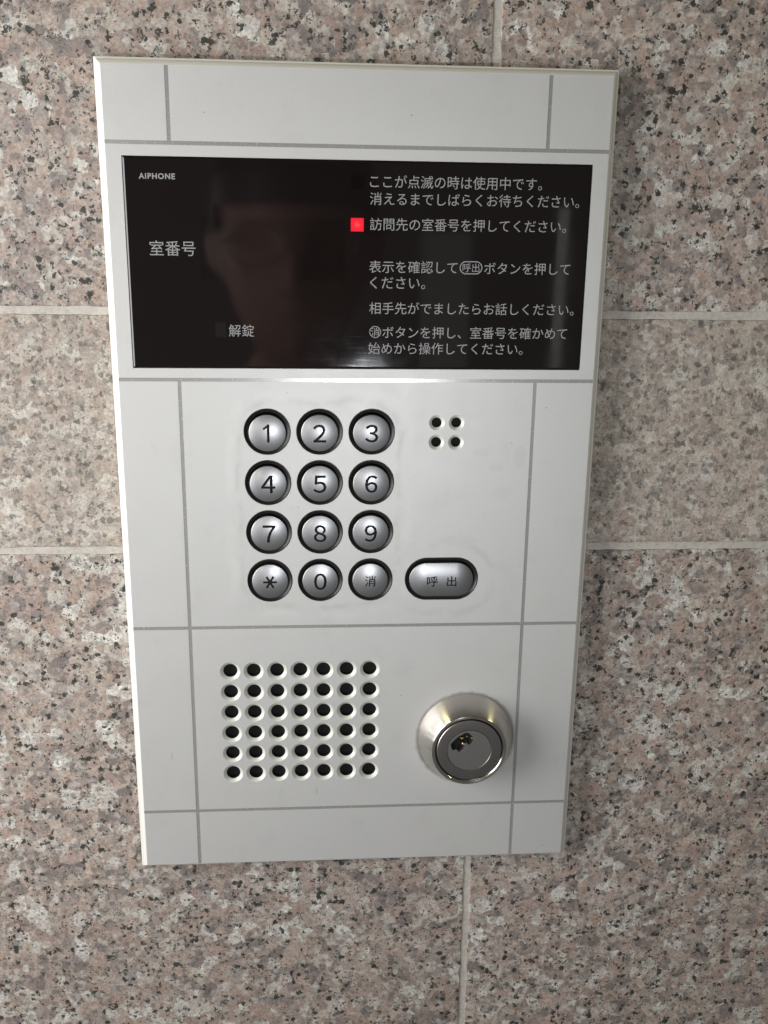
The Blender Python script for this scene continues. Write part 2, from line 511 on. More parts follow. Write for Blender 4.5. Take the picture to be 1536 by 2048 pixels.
def inside(loops, x, y):
    c = False
    for lp in loops:
        n = len(lp)
        for i in range(n):
            x1, y1 = lp[i]; x2, y2 = lp[(i + 1) % n]
            if (y1 > y) != (y2 > y) and x < (x2 - x1) * (y - y1) / (y2 - y1) + x1:
                c = not c
    return c

def winding(loops, x, y):
    """non-zero winding, so strokes that overlap stay solid"""
    w = 0
    for lp in loops:
        n = len(lp)
        for i in range(n):
            x1, y1 = lp[i]; x2, y2 = lp[(i + 1) % n]
            if (y1 > y) != (y2 > y) and x < (x2 - x1) * (y - y1) / (y2 - y1) + x1:
                w += 1 if y2 > y1 else -1
    return w != 0

def print_text(name, loops, parent, mat, z=-0.35, th=0.02):
    """ink lying on the surface: one flat mesh, faces toward the viewer (-z)"""
    boxes = [(min(p[0] for p in l), max(p[0] for p in l)) for l in loops]
    # handle glyph by glyph: merge loops whose x ranges overlap
    order = sorted(range(len(loops)), key=lambda i: boxes[i][0])
    groups, cur, hi = [], [], -1e9
    for i in order:
        if boxes[i][0] > hi and cur:
            groups.append(cur); cur = []
            hi = -1e9
        cur.append(loops[i]); hi = max(hi, boxes[i][1])
    groups.append(cur)
    V, F = [], []
    for g in groups:
        vs, fs = loops_cdt(g)
        k = len(V)
        V += [P(v[0], v[1], z) for v in vs]
        for f in fs:
            cx = sum(vs[i][0] for i in f) / 3; cy = sum(vs[i][1] for i in f) / 3
            if winding(g, cx, cy):
                F.append(tuple(k + i for i in f))
    o = mesh_obj(name, V, F, mat, parent)
    fix_facing(o)
    return o

def fix_facing(o):
    """make every face of a front-facing sheet point to -Y"""
    me = o.data
    bm = bmesh.new(); bm.from_mesh(me)
    for f in bm.faces:
        f.normal_update()
        if f.normal.y > 0:
            f.normal_flip()
    bm.to_mesh(me); bm.free()

def recalc(o):
    bm = bmesh.new(); bm.from_mesh(o.data)
    bmesh.ops.recalc_face_normals(bm, faces=bm.faces)
    bm.to_mesh(o.data); bm.free()

def lathe(name, prof, mat, parent, n=64, loc=None, smooth=True, close=False):
    """prof: list of (r, z) with z into the wall"""
    V, F = [], []
    for r, z in prof:
        for i in range(n):
            a = 2 * math.pi * i / n
            V.append(P(r * math.cos(a), r * math.sin(a), z))
    for j in range(len(prof) - 1):
        for i in range(n):
            a, c = j * n + i, j * n + (i + 1) % n
            F.append((a, c, c + n, a + n))
    if close:
        F.append(tuple(range(n)))
    o = mesh_obj(name, V, F, mat, parent, False, None, loc)
    recalc(o)
    if smooth:
        bm = bmesh.new(); bm.from_mesh(o.data)
        for f in bm.faces: f.smooth = True
        for e in bm.edges:
            if len(e.link_faces) == 2 and e.calc_face_angle(0) > math.radians(28):
                e.smooth = False
        bm.to_mesh(o.data); bm.free()
    return o

def ring_surface(name, rings, mat, parent, loc=None, cap=False):
    """rings: list of (outline points, z) of equal length, lofted"""
    V, F = [], []
    n = len(rings[0][0])
    for pts, z in rings:
        V += [P(p[0], p[1], z) for p in pts]
    for j in range(len(rings) - 1):
        for i in range(n):
            a, c = j * n + i, j * n + (i + 1) % n
            F.append((a, c, c + n, a + n))
    if cap:
        F.append(tuple(range((len(rings) - 1) * n, len(rings) * n)))
    o = mesh_obj(name, V, F, mat, parent, False, None, loc)
    recalc(o)
    bm = bmesh.new(); bm.from_mesh(o.data)
    for f in bm.faces: f.smooth = True
    for e in bm.edges:
        if len(e.link_faces) == 2 and e.calc_face_angle(0) > math.radians(30):
            e.smooth = False
    bm.to_mesh(o.data); bm.free()
    return o

# ------------------------------------------------------------------ the wall
WALL = 9.0                                    # mm from the plate's face to the tile face
def build_wall():
    J = 1.55                                  # half width of a joint
    wall = None
    x0, x1, y0, y1 = -640, 640, -600, 620
    # grout bed: a sheet just behind the tile faces, slightly uneven
    nx, ny = 160, 150
    V, F = [], []
    for j in range(ny + 1):
        for i in range(nx + 1):
            V.append(P(x0 + (x1 - x0) * i / nx, y0 + (y1 - y0) * j / ny, WALL + 0.55 + random.uniform(-0.12, 0.12)))
    for j in range(ny):
        for i in range(nx):
            a = j * (nx + 1) + i
            F.append((a, a + 1, a + nx + 2, a + nx + 1))
    wall = mesh_obj('wall', V, F, M_grout, None, True)
    fix_facing(wall)
    wall['kind'] = 'structure'
    rows = [(-600, -388.2, [-359, 41], M_gran_b, 0), (-388.2 + 2 * J, -76.3 - J, [-361.0, 39.0], M_gran_a, 0), (-76.3 + J, 17.7 - J, [-160 - 200, 640], M_gran_c, 0),
            (17.7 + J, 318, [-360.0, 40.6], M_gran_a, 1), (318 + 2 * J, 620, [-240, 160], M_gran_b, 0)]
    for (ya, yb, joints, mt, k) in rows:
        xs = [x0] + joints + [x1]
        for q in range(len(xs) - 1):
            xa, xb = xs[q] + (J if q else 0), xs[q + 1] - (J if q < len(xs) - 2 else 0)
            if xb - xa < 5:
                continue
            mm = mt
            if mt is not M_gran_c and q % 2 == 1 and k:
                mm = M_gran_b
            # slab with a small, slightly irregular arris
            def edge(ax, ay, bx, by, n):
                out = []
                for i in range(n):
                    f = i / n
                    out.append((ax + (bx - ax) * f, ay + (by - ay) * f))
                return out
            def outline(ins):
                nX = max(8, int((xb - xa) / 4)); nY = max(8, int((yb - ya) / 4))
                e = edge(xa + ins, ya + ins, xb - ins, ya + ins, nX) + edge(xb - ins, ya + ins, xb - ins, yb - ins, nY) \
                    + edge(xb - ins, yb - ins, xa + ins, yb - ins, nX) + edge(xa + ins, yb - ins, xa + ins, ya + ins, nY)
                return e
            o0, o1, o2 = outline(0.0), outline(0.22), outline(0.85)
            rnd = [random.uniform(-0.22, 0.22) for _ in o0]
            o0 = [(p[0] + r_, p[1] + r_) for p, r_ in zip(o0, rnd)]
            o1 = [(p[0] + r_ * 1.1, p[1] + r_ * 1.1) for p, r_ in zip(o1, rnd)]
            rings = [(o0, WALL + 6), (o0, WALL + 0.35), (o1, WALL + 0.08), (o2, WALL)]
            t_ = ring_surface('granite_tile', rings, mm, wall, None, True)
    return wall
wall = build_wall()

# ------------------------------------------------------------------ the intercom
panel = bpy.data.objects.new('intercom_panel', None)
COL.objects.link(panel)
panel.empty_display_size = 0.02
panel['label'] = 'silver-grey apartment intercom panel with black display, round keypad and key lock on pink granite wall'
panel['category'] = 'intercom'

FX0, FX1, FY0, FY1 = -99.8, 80.1, -160.1, 156.3
LV, RV = -77.45, 57.58
H1, H2, H3, H4 = -134.96, -51.73, 47.83, 130.83
GW, GD = 0.68, 0.08                            # half width and depth of the grooves
SX0, SX1, SY0, SY1 = -94.3, 74.6, -130.5, -56.0
KX = [-45.13, -25.13, -5.13]
KY = [-31.99, -11.99, 8.01, 28.01]
KR = 9.0
CALL = (23.6, 28.0, 5.9)                       # centre and half segment
LOCK = (35.8, 99.2)
SPK = [(-62.02 + 9.498 * i, 67.02 + 9.30 * j) for j in range(6) for i in range(7)]
MIC = [(20.0 + 7.65 * i, -35.5 + 7.65 * j) for j in range(2) for i in range(2)]
SR_O, SR_I, MR_O, MR_I = 4.1, 2.85, 3.05, 1.95

holes = []
holes.append(('rect', (SX0, SY0, SX1, SY1), rect(SX0, SY0, SX1, SY1)))
for x in KX:
    for y in KY:
        holes.append(('circle', (x, y, KR), circle(x, y, KR, 64)))
holes.append(('stad', CALL + (9.0,), stadium(CALL[0], CALL[1], CALL[2], 9.0)))
holes.append(('circle', (LOCK[0], LOCK[1], 18.0), circle(*LOCK, 18.0, 64)))
for c in SPK:
    holes.append(('circle', (c[0], c[1], SR_O), circle(*c, SR_O, 32)))
for c in MIC:
    holes.append(('circle', (c[0], c[1], MR_O), circle(*c, MR_O, 28)))

# grooves: full-width horizontals, verticals butted between them
grooves = []
for y in (H1, H2, H3, H4):
    grooves.append((FX0, y - GW, FX1, y + GW))
for x in (LV, RV):
    for a, c in ((FY0, H1), (H2, H3), (H3, H4), (H4, FY1)):
        grooves.append((x - GW, a if a == FY0 else a + GW, x + GW, c if c == FY1 else c - GW))

def in_hole(x, y):
    for kind, a, _ in holes:
        if kind == 'circle':
            if (x - a[0]) ** 2 + (y - a[1]) ** 2 < a[2] ** 2:
                return True
        elif kind == 'rect':
            if a[0] < x < a[2] and a[1] < y < a[3]:
                return True
        else:
            dx = max(abs(x - a[0]) - a[2], 0)
            if dx * dx + (y - a[1]) ** 2 < a[3] ** 2:
                return True
    return False

def in_groove(x, y):
    return any(g[0] < x < g[2] and g[1] < y < g[3] for g in grooves)

def build_face():
    loops = [rect(FX0, FY0, FX1, FY1)] + [h[2] for h in holes]
    # groove outlines kept as separate constraint rectangles
    loops += [rect(*g) for g in grooves]
    vs, fs = loops_cdt(loops)
    keep = []
    for f in fs:
        cx = sum(vs[i][0] for i in f) / 3; cy = sum(vs[i][1] for i in f) / 3
        if not (FX0 < cx < FX1 and FY0 < cy < FY1) or in_hole(cx, cy) or in_groove(cx, cy):
            continue
        keep.append(tuple(f))
    V = [P(v[0], v[1], 0) for v in vs]
    n = len(V)
    # boundary walls 1.2 mm down (grooves, cut-outs)
    cnt = {}
    for f in keep:
        for i in range(3):
            e = (f[i], f[(i + 1) % 3])
            k = tuple(sorted(e)); cnt[k] = cnt.get(k, 0) + 1
    V += [P(v[0], v[1], 1.2) for v in vs]
    for (a, c), k in cnt.items():
        if k == 1:
            pa, pc = vs[a], vs[c]
            on = lambda p: abs(p[0] - FX0) < 1e-3 or abs(p[0] - FX1) < 1e-3 or abs(p[1] - FY0) < 1e-3 or abs(p[1] - FY1) < 1e-3
            if on(pa) and on(pc) and (abs(pa[0] - pc[0]) < 1e-3 or abs(pa[1] - pc[1]) < 1e-3):
                continue
            keep.append((a, c, c + n, a + n))
    o = mesh_obj('faceplate', V, keep, M_paint, panel)
    bm = bmesh.new(); bm.from_mesh(o.data)
    for f in bm.faces:
        f.normal_update()
        if abs(f.normal.y) > 0.5 and f.normal.y > 0:
            f.normal_flip()
    bmesh.ops.delete(bm, geom=[v for v in bm.verts if not v.link_faces], context='VERTS')
    bmesh.ops.recalc_face_normals(bm, faces=bm.faces)
    if sum(f.normal.y for f in bm.faces) > 0:
        for f in bm.faces: f.normal_flip()
    bm.to_mesh(o.data); bm.free()
    return o
face = build_face()

for g in grooves:
    x0, y0, x1, y1 = g
    V = [P(x0, y0, GD), P(x1, y0, GD), P(x1, y1, GD), P(x0, y1, GD), P(x0, y0, GD + .6), P(x1, y0, GD + .6), P(x1, y1, GD + .6), P(x0, y1, GD + .6)]
    F = [(0, 1, 2, 3), (4, 7, 6, 5), (0, 4, 5, 1), (1, 5, 6, 2), (2, 6, 7, 3), (3, 7, 4, 0)]
    o = mesh_obj('groove', V, F, M_groove, face)
    recalc(o)

# bevelled rim of the cast plate: bevel, small step, flange, skirt
def off_rect(o_):
    """rounded rectangle outline o_ mm outside the face"""
    pts = []
    r = 0.12 + o_ * 0.12
    x0, x1, y0, y1 = FX0 - o_, FX1 + o_, FY0 - o_, FY1 + o_
    if o_ == 0:
        r = 0.02
    for (cx, cy, a) in ((x0 + r, y0 + r, math.pi), (x1 - r, y0 + r, 1.5 * math.pi), (x1 - r, y1 - r, 0), (x0 + r, y1 - r, .5 * math.pi)):
        for i in range(7):
            th = a + (math.pi / 2) * i / 6
            pts.append((cx + r * math.cos(th), cy + r * math.sin(th)))
    return pts
bev = ring_surface('bevelled_edge', [(off_rect(0), 0.0), (off_rect(0.18), 0.06), (off_rect(1.85), 2.1), (off_rect(1.95), 2.4), (off_rect(1.95), 3.3)], M_bevel, panel)
fl = ring_surface('flange', [(off_rect(1.2), 3.1), (off_rect(2.75), 3.5), (off_rect(2.95), 3.8), (off_rect(2.95), 5.4), (off_rect(1.6), 5.5), (off_rect(1.6), WALL + 0.4)], M_bevel, panel)
# closed back box so that no light leaks through the plate
bk = rect(FX0 + 1, FY0 + 1, FX1 - 1, FY1 - 1)
back = mesh_obj('back_box', [P(x, y, 8.2) for x, y in bk], [(0, 1, 2, 3)], M_black, panel)
fix_facing(back)

# ------------------------------------------------------------------ hole rims
def hole_rim(ro, ri, d):
    return [(ro, 0.012), (ro - 0.12, 0.02 + 0.05), (ri + 0.06, d - 0.05), (ri, d), (ri, d + 0.02), (ri, d + 2.4)]
def blacken(o, z):
    o.data.materials.append(M_black)
    for f in o.data.polygons:
        if f.center.y > z * S:
            f.material_index = 1
r0 = None
for i, c in enumerate(SPK):
    if r0 is None:
        r0 = lathe('speaker_hole_rim', hole_rim(SR_O, SR_I, 1.08), M_rim, face, 40, P(c[0], c[1], 0)); blacken(r0, 1.09)
    else:
        copy_obj(r0, P(c[0], c[1], 0), face)
r1 = None
for i, c in enumerate(MIC):
    if r1 is None:
        r1 = lathe('microphone_hole_rim', hole_rim(MR_O, MR_I, 1.0), M_rim, face, 36, P(c[0], c[1], 0)); blacken(r1, 1.01)
    else:
        copy_obj(r1, P(c[0], c[1], 0), face)
def cloth(name, x0, y0, x1, y1, z):
    o = mesh_obj(name, [P(x, y, z) for x, y in rect(x0, y0, x1, y1)], [(0, 1, 2, 3)], M_black, panel)
    fix_facing(o)
cloth('speaker_cloth', -68, 61, 1, 120, 3.7)
cloth('microphone_cloth', 15, -41, 33, -23, 3.6)

# ------------------------------------------------------------------ the display
def build_screen():
    g = 0.30
    def rr(i):
        return rect(SX0 + g + i, SY0 + g + i, SX1 - g - i, SY1 - g - i)
    o = ring_surface('display_glass', [(rr(0), 2.5), (rr(0), 0.10), (rr(0.55), -0.15), (rr(0.62), -0.17)], M_screen, panel, None, True)
    for f in o.data.polygons:
        f.use_smooth = False
    well = mesh_obj('display_well', [P(x, y, 1.6) for x, y in rect(SX0 - .5, SY0 - .5, SX1 + .5, SY1 + .5)], [(0, 1, 2, 3)], M_black, panel)
    fix_facing(well)
    return o
screen = build_screen()
TOPZ = -0.17
def flat_rect(name, x0, y0, x1, y1, z, mat, parent):
    o = mesh_obj(name, [P(x, y, z) for x, y in rect(x0, y0, x1, y1)], [(0, 1, 2, 3)], mat, parent)
    fix_facing(o)
    return o

# pixel of the 1536 x 2048 photograph -> plate millimetres (used only to set type sizes)
def un(px, py):
    d = R.transposed() @ Vector(((px - 768) / 1917.04, (py - 1024) / 1917.04, 1.0))
    k = (TOPZ - Cp[2]) / d[2]
    return Cp[0] + k * d[0], Cp[1] + k * d[1]

def line(txt, xa, ya, xb, yb, h=None, off=0.0, spacing=1.0):
    """one printed line fitted between two measured ends"""
    a, c = un(xa, ya), un(xb, yb)
    w = c[0] - a[0]
    cy = (a[1] + c[1]) / 2
    lp = text_loops(txt, height=h, width=w, center=((a[0] + c[0]) / 2, cy), offset=off, spacing=spacing)
    return lp

def bold(loops, d):
    out = []
    for dx, dy in ((-d, 0), (d, 0), (0, -d), (0, d), (d * .7, d * .7), (-d * .7, d * .7), (d * .7, -d * .7), (-d * .7, -d * .7)):
        out += [[(p[0] + dx, p[1] + dy) for p in l] for l in loops]
    return out
TXT = [('ここが点滅の時は使用中です。', 740, 363, 1084.5, 368.5),
       ('消えるまでしばらくお待ちください。', 740, 396, 1158.5, 405.5),
       ('訪問先の室番号を押してください。', 740, 448, 1132.5, 454),
       ('表示を確認して', 738.5, 533.3, 915, 535.5),
       ('ボタンを押して', 968.5, 536.5, 1140, 539.0),
       ('ください。', 740, 565, 850.5, 567),
       ('相手先がでましたらお話しください。', 738.5, 615, 1147.5, 621),
       ('ボタンを押し、室番号を確かめて', 764.5, 663.5, 1134, 668.5),
       ('始めから操作してください。', 736.5, 696.0, 1045.5, 699.0)]
for i, (s_, xa, ya, xb, yb) in enumerate(TXT):
    o = print_text('lettering', line(s_, xa, ya, xb, yb, None, 0.0), screen, M_print, TOPZ - 0.03)
    o['label'] = 'printed grey line of Japanese instructions ' + s_
def ring_loop(cx, cy, a, r, t):
    return [stadium(cx, cy, a, r, 16), list(reversed(stadium(cx, cy, a, r - t, 16)))]
cx, cy = un(942, 535.6)
o = print_text('lettering', text_loops('呼出', width=6.3, center=(cx, cy)), screen, M_print, TOPZ - 0.03)
o['label'] = 'printed words 呼出 inside a lozenge'
o = print_text('printed_lozenge', ring_loop(cx, cy, 1.9, 2.35, 0.36), screen, M_print, TOPZ - 0.03)
cx, cy = un(750.3, 664.0)
o = print_text('lettering', text_loops('消', width=3.2, center=(cx, cy)), screen, M_print, TOPZ - 0.03)
o['label'] = 'printed sign 消 inside a circle'
print_text('printed_circle', ring_loop(cx, cy, 0.0001, 2.2, 0.30), screen, M_print, TOPZ - 0.03)
o = print_text('lettering', line('室番号', 299, 496, 391, 497), screen, M_print, TOPZ - 0.03)
o['label'] = 'printed words 室番号'
o = print_text('lettering', line('解錠', 457.5, 661, 508, 661.5), screen, M_print, TOPZ - 0.03)
o['label'] = 'printed words 解錠'
o = print_text('maker_name', bold(line('AIPHONE', 278, 352, 349.5, 352.3, h=1.85, spacing=1.16), 0.085), screen, M_print, TOPZ - 0.03)
o['label'] = 'small printed word AIPHONE in bold capitals'
# lamps and the dark window of the room-number display
lx, ly = -11.14, -108.28
flat_rect('red_indicator_lamp', lx - 2.35, ly - 2.35, lx + 2.35, ly + 2.35, TOPZ - 0.02, M_led, screen)
x_, y_ = un(442, 660)
flat_rect('unlit_indicator_lamp', x_ - 2.0, y_ - 2.7, x_ + 2.0, y_ + 2.7, TOPZ - 0.02, M_unlit, screen)
x_, y_ = un(716, 364)
flat_rect('unlit_indicator_lamp', x_ - 2.35, y_ - 2.35, x_ + 2.35, y_ + 2.35, TOPZ - 0.02, M_window, screen)
xa, ya = un(398, 433); xb, yb = un(690, 562)
flat_rect('room_number_window', xa, ya, xb, yb, TOPZ - 0.015, M_window, screen)

# ------------------------------------------------------------------ keys
RD = 21.0                                      # radius of the dome
def key_mesh(cx, cy, a, r, loops, label):
    """domed key with its sign engraved; a = half length of the straight part"""
    rim_z, top_z = 0.95, -0.45
    rf = r - 0.26
    k = (rim_z - 0.35 - top_z) / (rf * rf)
    def med(x, y):
        dx = max(abs(x) - a, 0.0) * (1 if x > 0 else -1)
        return dx, y
    def zed(x, y):
        dx, dy = med(x, y)
        return top_z + k * (dx * dx + dy * dy) + (0.0016 * x * x if a > 0.1 else 0)
    def nrm(x, y):
        dx, dy = med(x, y)
        gx, gy = 2 * k * dx + (0.0032 * x if a > 0.1 else 0), 2 * k * dy
        n = Vector((gx, -1.0, -gy))            # Blender axes: outward is -Y
        return n.normalized()
    N = 24 if a > 0.1 else 30
    outl = stadium(0, 0, a, rf, N) if a > 0.1 else circle(0, 0, rf, 2 * N + 2)
    extra = []
    st = 0.62
    nx = int((a + rf) / st) + 1
    ny = int(rf / st) + 1
    for j in range(-ny, ny + 1):
        for i in range(-nx, nx + 1):
            x, y = i * st + (j % 2) * st / 2, j * st
            dx, dy = med(x, y)
            if math.hypot(dx, dy) < rf - 0.25:
                extra.append((x, y))
    vs, fs = loops_cdt([outl] + loops, extra)
    top, sunk = [], []
    for f in fs:
        x = sum(vs[i][0] for i in f) / 3; y = sum(vs[i][1] for i in f) / 3
        dx, dy = med(x, y)
        if math.hypot(dx, dy) > rf:
            continue
        (sunk if winding(loops, x, y) else top).append(tuple(f))
    V = [P(v[0], v[1], zed(*v)) for v in vs]
    NR = [nrm(*v) for v in vs]
    # skirt: rounded shoulder then straight side
    oi = []
    for p in outl:
        b_ = min(range(len(vs)), key=lambda q: (vs[q][0] - p[0]) ** 2 + (vs[q][1] - p[1]) ** 2)
        oi.append(b_)
    prev = oi
    sl = 2 * k * rf
    z1 = zed(a + rf, 0) if a > 0.1 else zed(rf, 0)
    steps = 6
    a0 = math.atan(sl)
    rad = 0.26 / (1 - math.sin(a0)) * 0.98
    for s_ in range(1, steps + 2):
        th = a0 + (math.pi / 2 - a0) * min(s_, steps) / steps
        ro = rf + rad * (math.sin(th) - math.sin(a0))
        dz = rad * (math.cos(a0) - math.cos(th)) + (2.2 if s_ > steps else 0)
        outp = stadium(0, 0, a, ro, N) if a > 0.1 else circle(0, 0, ro, 2 * N + 2)
        inn = stadium(0, 0, a, 0.001, N) if a > 0.1 else circle(0, 0, 0.001, 2 * N + 2)
        cur = []
        for q, p in enumerate(outp):
            zb = zed(*outl[q])
            V.append(P(p[0], p[1], zb + dz))
            d2 = Vector((p[0] - inn[q][0], p[1] - inn[q][1])).normalized()
            NR.append(Vector((math.sin(th) * d2.x, -math.cos(th), -math.sin(th) * d2.y)).normalized())
            cur.append(len(V) - 1)
        L = len(cur)
        for q in range(L):
            top.append((prev[q], prev[(q + 1) % L], cur[(q + 1) % L], cur[q]))
        prev = cur
    # drop unused verts
    used = sorted({i for f in top for i in f}); mp_ = {o_: n_ for n_, o_ in enumerate(used)}
    F = []
    for f in top:
        p0, p1, p2 = (V[f[0]], V[f[1]], V[f[2]])
        nn = (p1 - p0).cross(p2 - p0)
        avg = NR[f[0]] + NR[f[1]] + NR[f[2]]
        F.append(tuple(mp_[i] for i in (f if nn.dot(avg) > 0 else reversed(f))))
    ko = mesh_obj('key', [V[i] for i in used], F, M_key, panel, True, [NR[i] for i in used], P(cx, cy, 0))
    ko['label'] = label
    # engraving: the sunk floor and its walls, filled with dark ink
    dep = 0.22
    cnt = {}
    for f in sunk:
        for i in range(3):
            kk = tuple(sorted((f[i], f[(i + 1) % 3]))); cnt[kk] = cnt.get(kk, 0) + 1
    EV, EF, mp2 = [], [], {}
    for i in sorted({i for f in sunk for i in f}):
        mp2[i] = len(EV); EV.append(P(vs[i][0], vs[i][1], zed(*vs[i]) + dep))
    for f in sunk:
        EF.append(tuple(mp2[i] for i in f))
    upm = {}
    nfl = len(EF)
    for (i, j), c in cnt.items():
        if c == 1:
            for q in (i, j):
                if q not in upm:
                    upm[q] = len(EV); EV.append(P(vs[q][0], vs[q][1], zed(*vs[q])))
            EF.append((mp2[i], mp2[j], upm[j], upm[i]))
    eo = mesh_obj('engraved_sign', EV, EF, M_engrave, ko)
    fix_facing(eo)
    return ko

def bezel(cx, cy, a, r_in):
    N = 32
    def o_(r): return stadium(0, 0, a, r, N)
    pr = [(9.0 - 0.03, 0.9), (9.0 - 0.03, 0.22), (8.86, 0.10), (8.66, 0.08), (8.50, 0.18), (8.30, 0.42), (8.0, 0.62), (7.7, 0.74), (r_in, 0.80), (r_in, 3.2)]
    return ring_surface('key_surround', [(o_(r), z) for r, z in pr], M_bezel, panel, P(cx, cy, 0))

SIGNS = [['1', '2', '3'], ['4', '5', '6'], ['7', '8', '9'], ['*', '0', '消']]
RK = 7.2
OFF = 0.65                                     # the keys sit a little low in their surrounds
def star_loops(r=2.75, w=0.42):
    """six-armed asterisk as three bars joined in one outline"""
    pts = []
    for i in range(6):
        th = i * math.pi / 3
        c, s_ = math.cos(th), math.sin(th)
        pts += [(r * c + w * s_, r * s_ - w * c), (r * c - w * s_, r * s_ + w * c)]
        t2 = th + math.pi / 6
        rr_ = w / math.sin(math.pi / 6)
        pts.append((rr_ * math.cos(t2), rr_ * math.sin(t2)))
    return [pts]
ONE = [[(0.05, -3.5), (0.85, -3.5), (0.85, 3.5), (-0.1, 3.5), (-0.1, -2.15), (-1.35, -1.35), (-1.75, -2.0), (-0.55, -2.85)]]
bz = None
for j, y in enumerate(KY):
    for i, x in enumerate(KX):
        s_ = SIGNS[j][i]
        if s_ == '*':
            lp = star_loops()
        elif s_ == '消':
            lp = bold(text_loops(s_, height=4.4, width=4.3, size=8, res=2), 0.06)
        else:
            lp = ONE if s_ == '1' else bold(text_loops(chr(ord(s_) + 0xFEE0), height=6.75, size=8, res=3), 0.13)
        if bz is None:
            bz = bezel(x, y, 0.0005, 7.45)
        else:
            copy_obj(bz, P(x, y, 0), panel)
        key_mesh(x, y + OFF, 0.0, RK, lp, 'round silver key engraved with ' + ('an asterisk' if s_ == '*' else s_))
bezel(CALL[0], CALL[1], CALL[2], 7.45)
lpc = bold(text_loops('呼', height=4.3, width=4.3, center=(-3.7, 0.4), size=8, res=2) + text_loops('出', height=4.2, width=3.9, center=(4.1, 0.4), size=8, res=2), 0.06)
key_mesh(CALL[0], CALL[1] + OFF, CALL[2], RK, lpc, 'long silver call key engraved 呼出')

# ------------------------------------------------------------------ the lock
H = 11.0
lock = lathe('lock_collar', [(19.2, 0.6), (20.3, 0.02), (20.5, -0.25), (20.45, -0.6), (15.75, -H + 0.45), (15.45, -H + 0.1), (15.0, -H), (14.3, -H + 0.15), (13.95, -H + 0.6), (13.85, -H + 2.5)], M_steel, panel, 128, P(LOCK[0], LOCK[1], 0))
ring = lathe('lock_rim', [(13.55, -H + 3.0), (13.5, -H + 0.45), (13.25, -H + 0.25), (12.9, -H + 0.2), (9.25, -H + 0.2), (9.12, -H + 0.3), (9.1, -H + 2.5)], M_steel_ring, lock, 96)
def build_plug():
    # keyhole outline measured from the photo, relative to the plug's centre (mm)
    kz = [(548, 790), (575, 760), (600, 735), (640, 703), (672, 690), (700, 670), (745, 672), (762, 690), (782, 702), (797, 740), (786, 770), (752, 800),
          (735, 790), (722, 775), (700, 800), (690, 840), (664, 858), (642, 877), (625, 850), (600, 846), (582, 858), (562, 832)]
    kh = [((x - 757) / 26.4, (y - 858) / 23.6) for x, y in kz]
    out = circle(0, 0, 9.0, 72)
    vs, fs = loops_cdt([out, kh])
    V, F = [P(v[0], v[1], -H + 0.22) for v in vs], []
    for f in fs:
        x = sum(vs[i][0] for i in f) / 3; y = sum(vs[i][1] for i in f) / 3
        if x * x + y * y < 81 and not inside([kh], x, y):
            F.append(tuple(f))
    k = len(V)
    for p in out:
        V.append(P(p[0] * 1.003, p[1] * 1.003, -H + 2.4))
    idx = lambda p: min(range(len(vs)), key=lambda q: (vs[q][0] - p[0]) ** 2 + (vs[q][1] - p[1]) ** 2)
    oi = [idx(p) for p in out]
    for q in range(72):
        F.append((oi[q], oi[(q + 1) % 72], k + (q + 1) % 72, k + q))
    k = len(V)
    for p in kh:
        V.append(P(p[0], p[1], -H + 4.5))
    ki = [idx(p) for p in kh]
    L = len(kh)
    for q in range(L):
        F.append((ki[q], ki[(q + 1) % L], k + (q + 1) % L, k + q))
    o = mesh_obj('lock_plug', V, F, M_steel_dark, lock)
    recalc(o)
    if sum(f.normal.y * f.area for f in o.data.polygons) > 0:
        o.data.flip_normals()
    flr = mesh_obj('keyway', [P(x, y, -H + 4.4) for x, y in circle(0, 0, 8.9, 32)], [tuple(range(32))], M_black, lock)
    fix_facing(flr)
    # small brass pins seen in the keyway
    for (x, y, r, z) in ((-2.45, -2.6, 0.55, -H + 0.9), (-0.9, -5.6, 0.42, -H + 1.3), (-2.9, -4.6, 0.6, -H + 1.8), (1.0, -5.0, 0.35, -H + 0.9)):
        lathe('lock_pin', [(r, z + 2.5), (r, z + 0.2), (r * 0.6, z), (0.02, z - 0.05)], M_brass, lock, 16, P(x, y, 0))
build_plug()

# ------------------------------------------------------------------ the photographer, seen only in the display
def lerp(a, c, f): return a + (c - a) * f
ROWS = [(118, 3, 3, 0), (113, 38, 46, 0), (98, 60, 73, 0), (66, 74, 90, 0), (30, 77, 95, 0), (0, 75, 93, 0), (-30, 70, 87, 1), (-58, 62, 79, 3), (-82, 52, 69, 5),
        (-102, 38, 56, 2), (-112, 46, 52, -14), (-120, 52, 54, -22), (-132, 54, 56, -26), (-146, 70, 60, -28), (-160, 118, 70, -28), (-186, 172, 84, -28),
        (-260, 198, 100, -26), (-340, 192, 108, -22), (-430, 180, 106, -18), (-520, 172, 104, -15)]
HX, HY, HZ = -47.0, -640.0, 104.0             # head centre in mm: x, depth, eye height
def rows_fine():
    out = []
    for i in range(len(ROWS) - 1):
        a, c = ROWS[i], ROWS[i + 1]
        k = max(2, int((a[0] - c[0]) / 6))
        k = min(k, 8)
        for j in range(k):
            out.append(tuple(lerp(a[q], c[q], j / k) for q in range(4)))
    out.append(ROWS[-1])
    return out
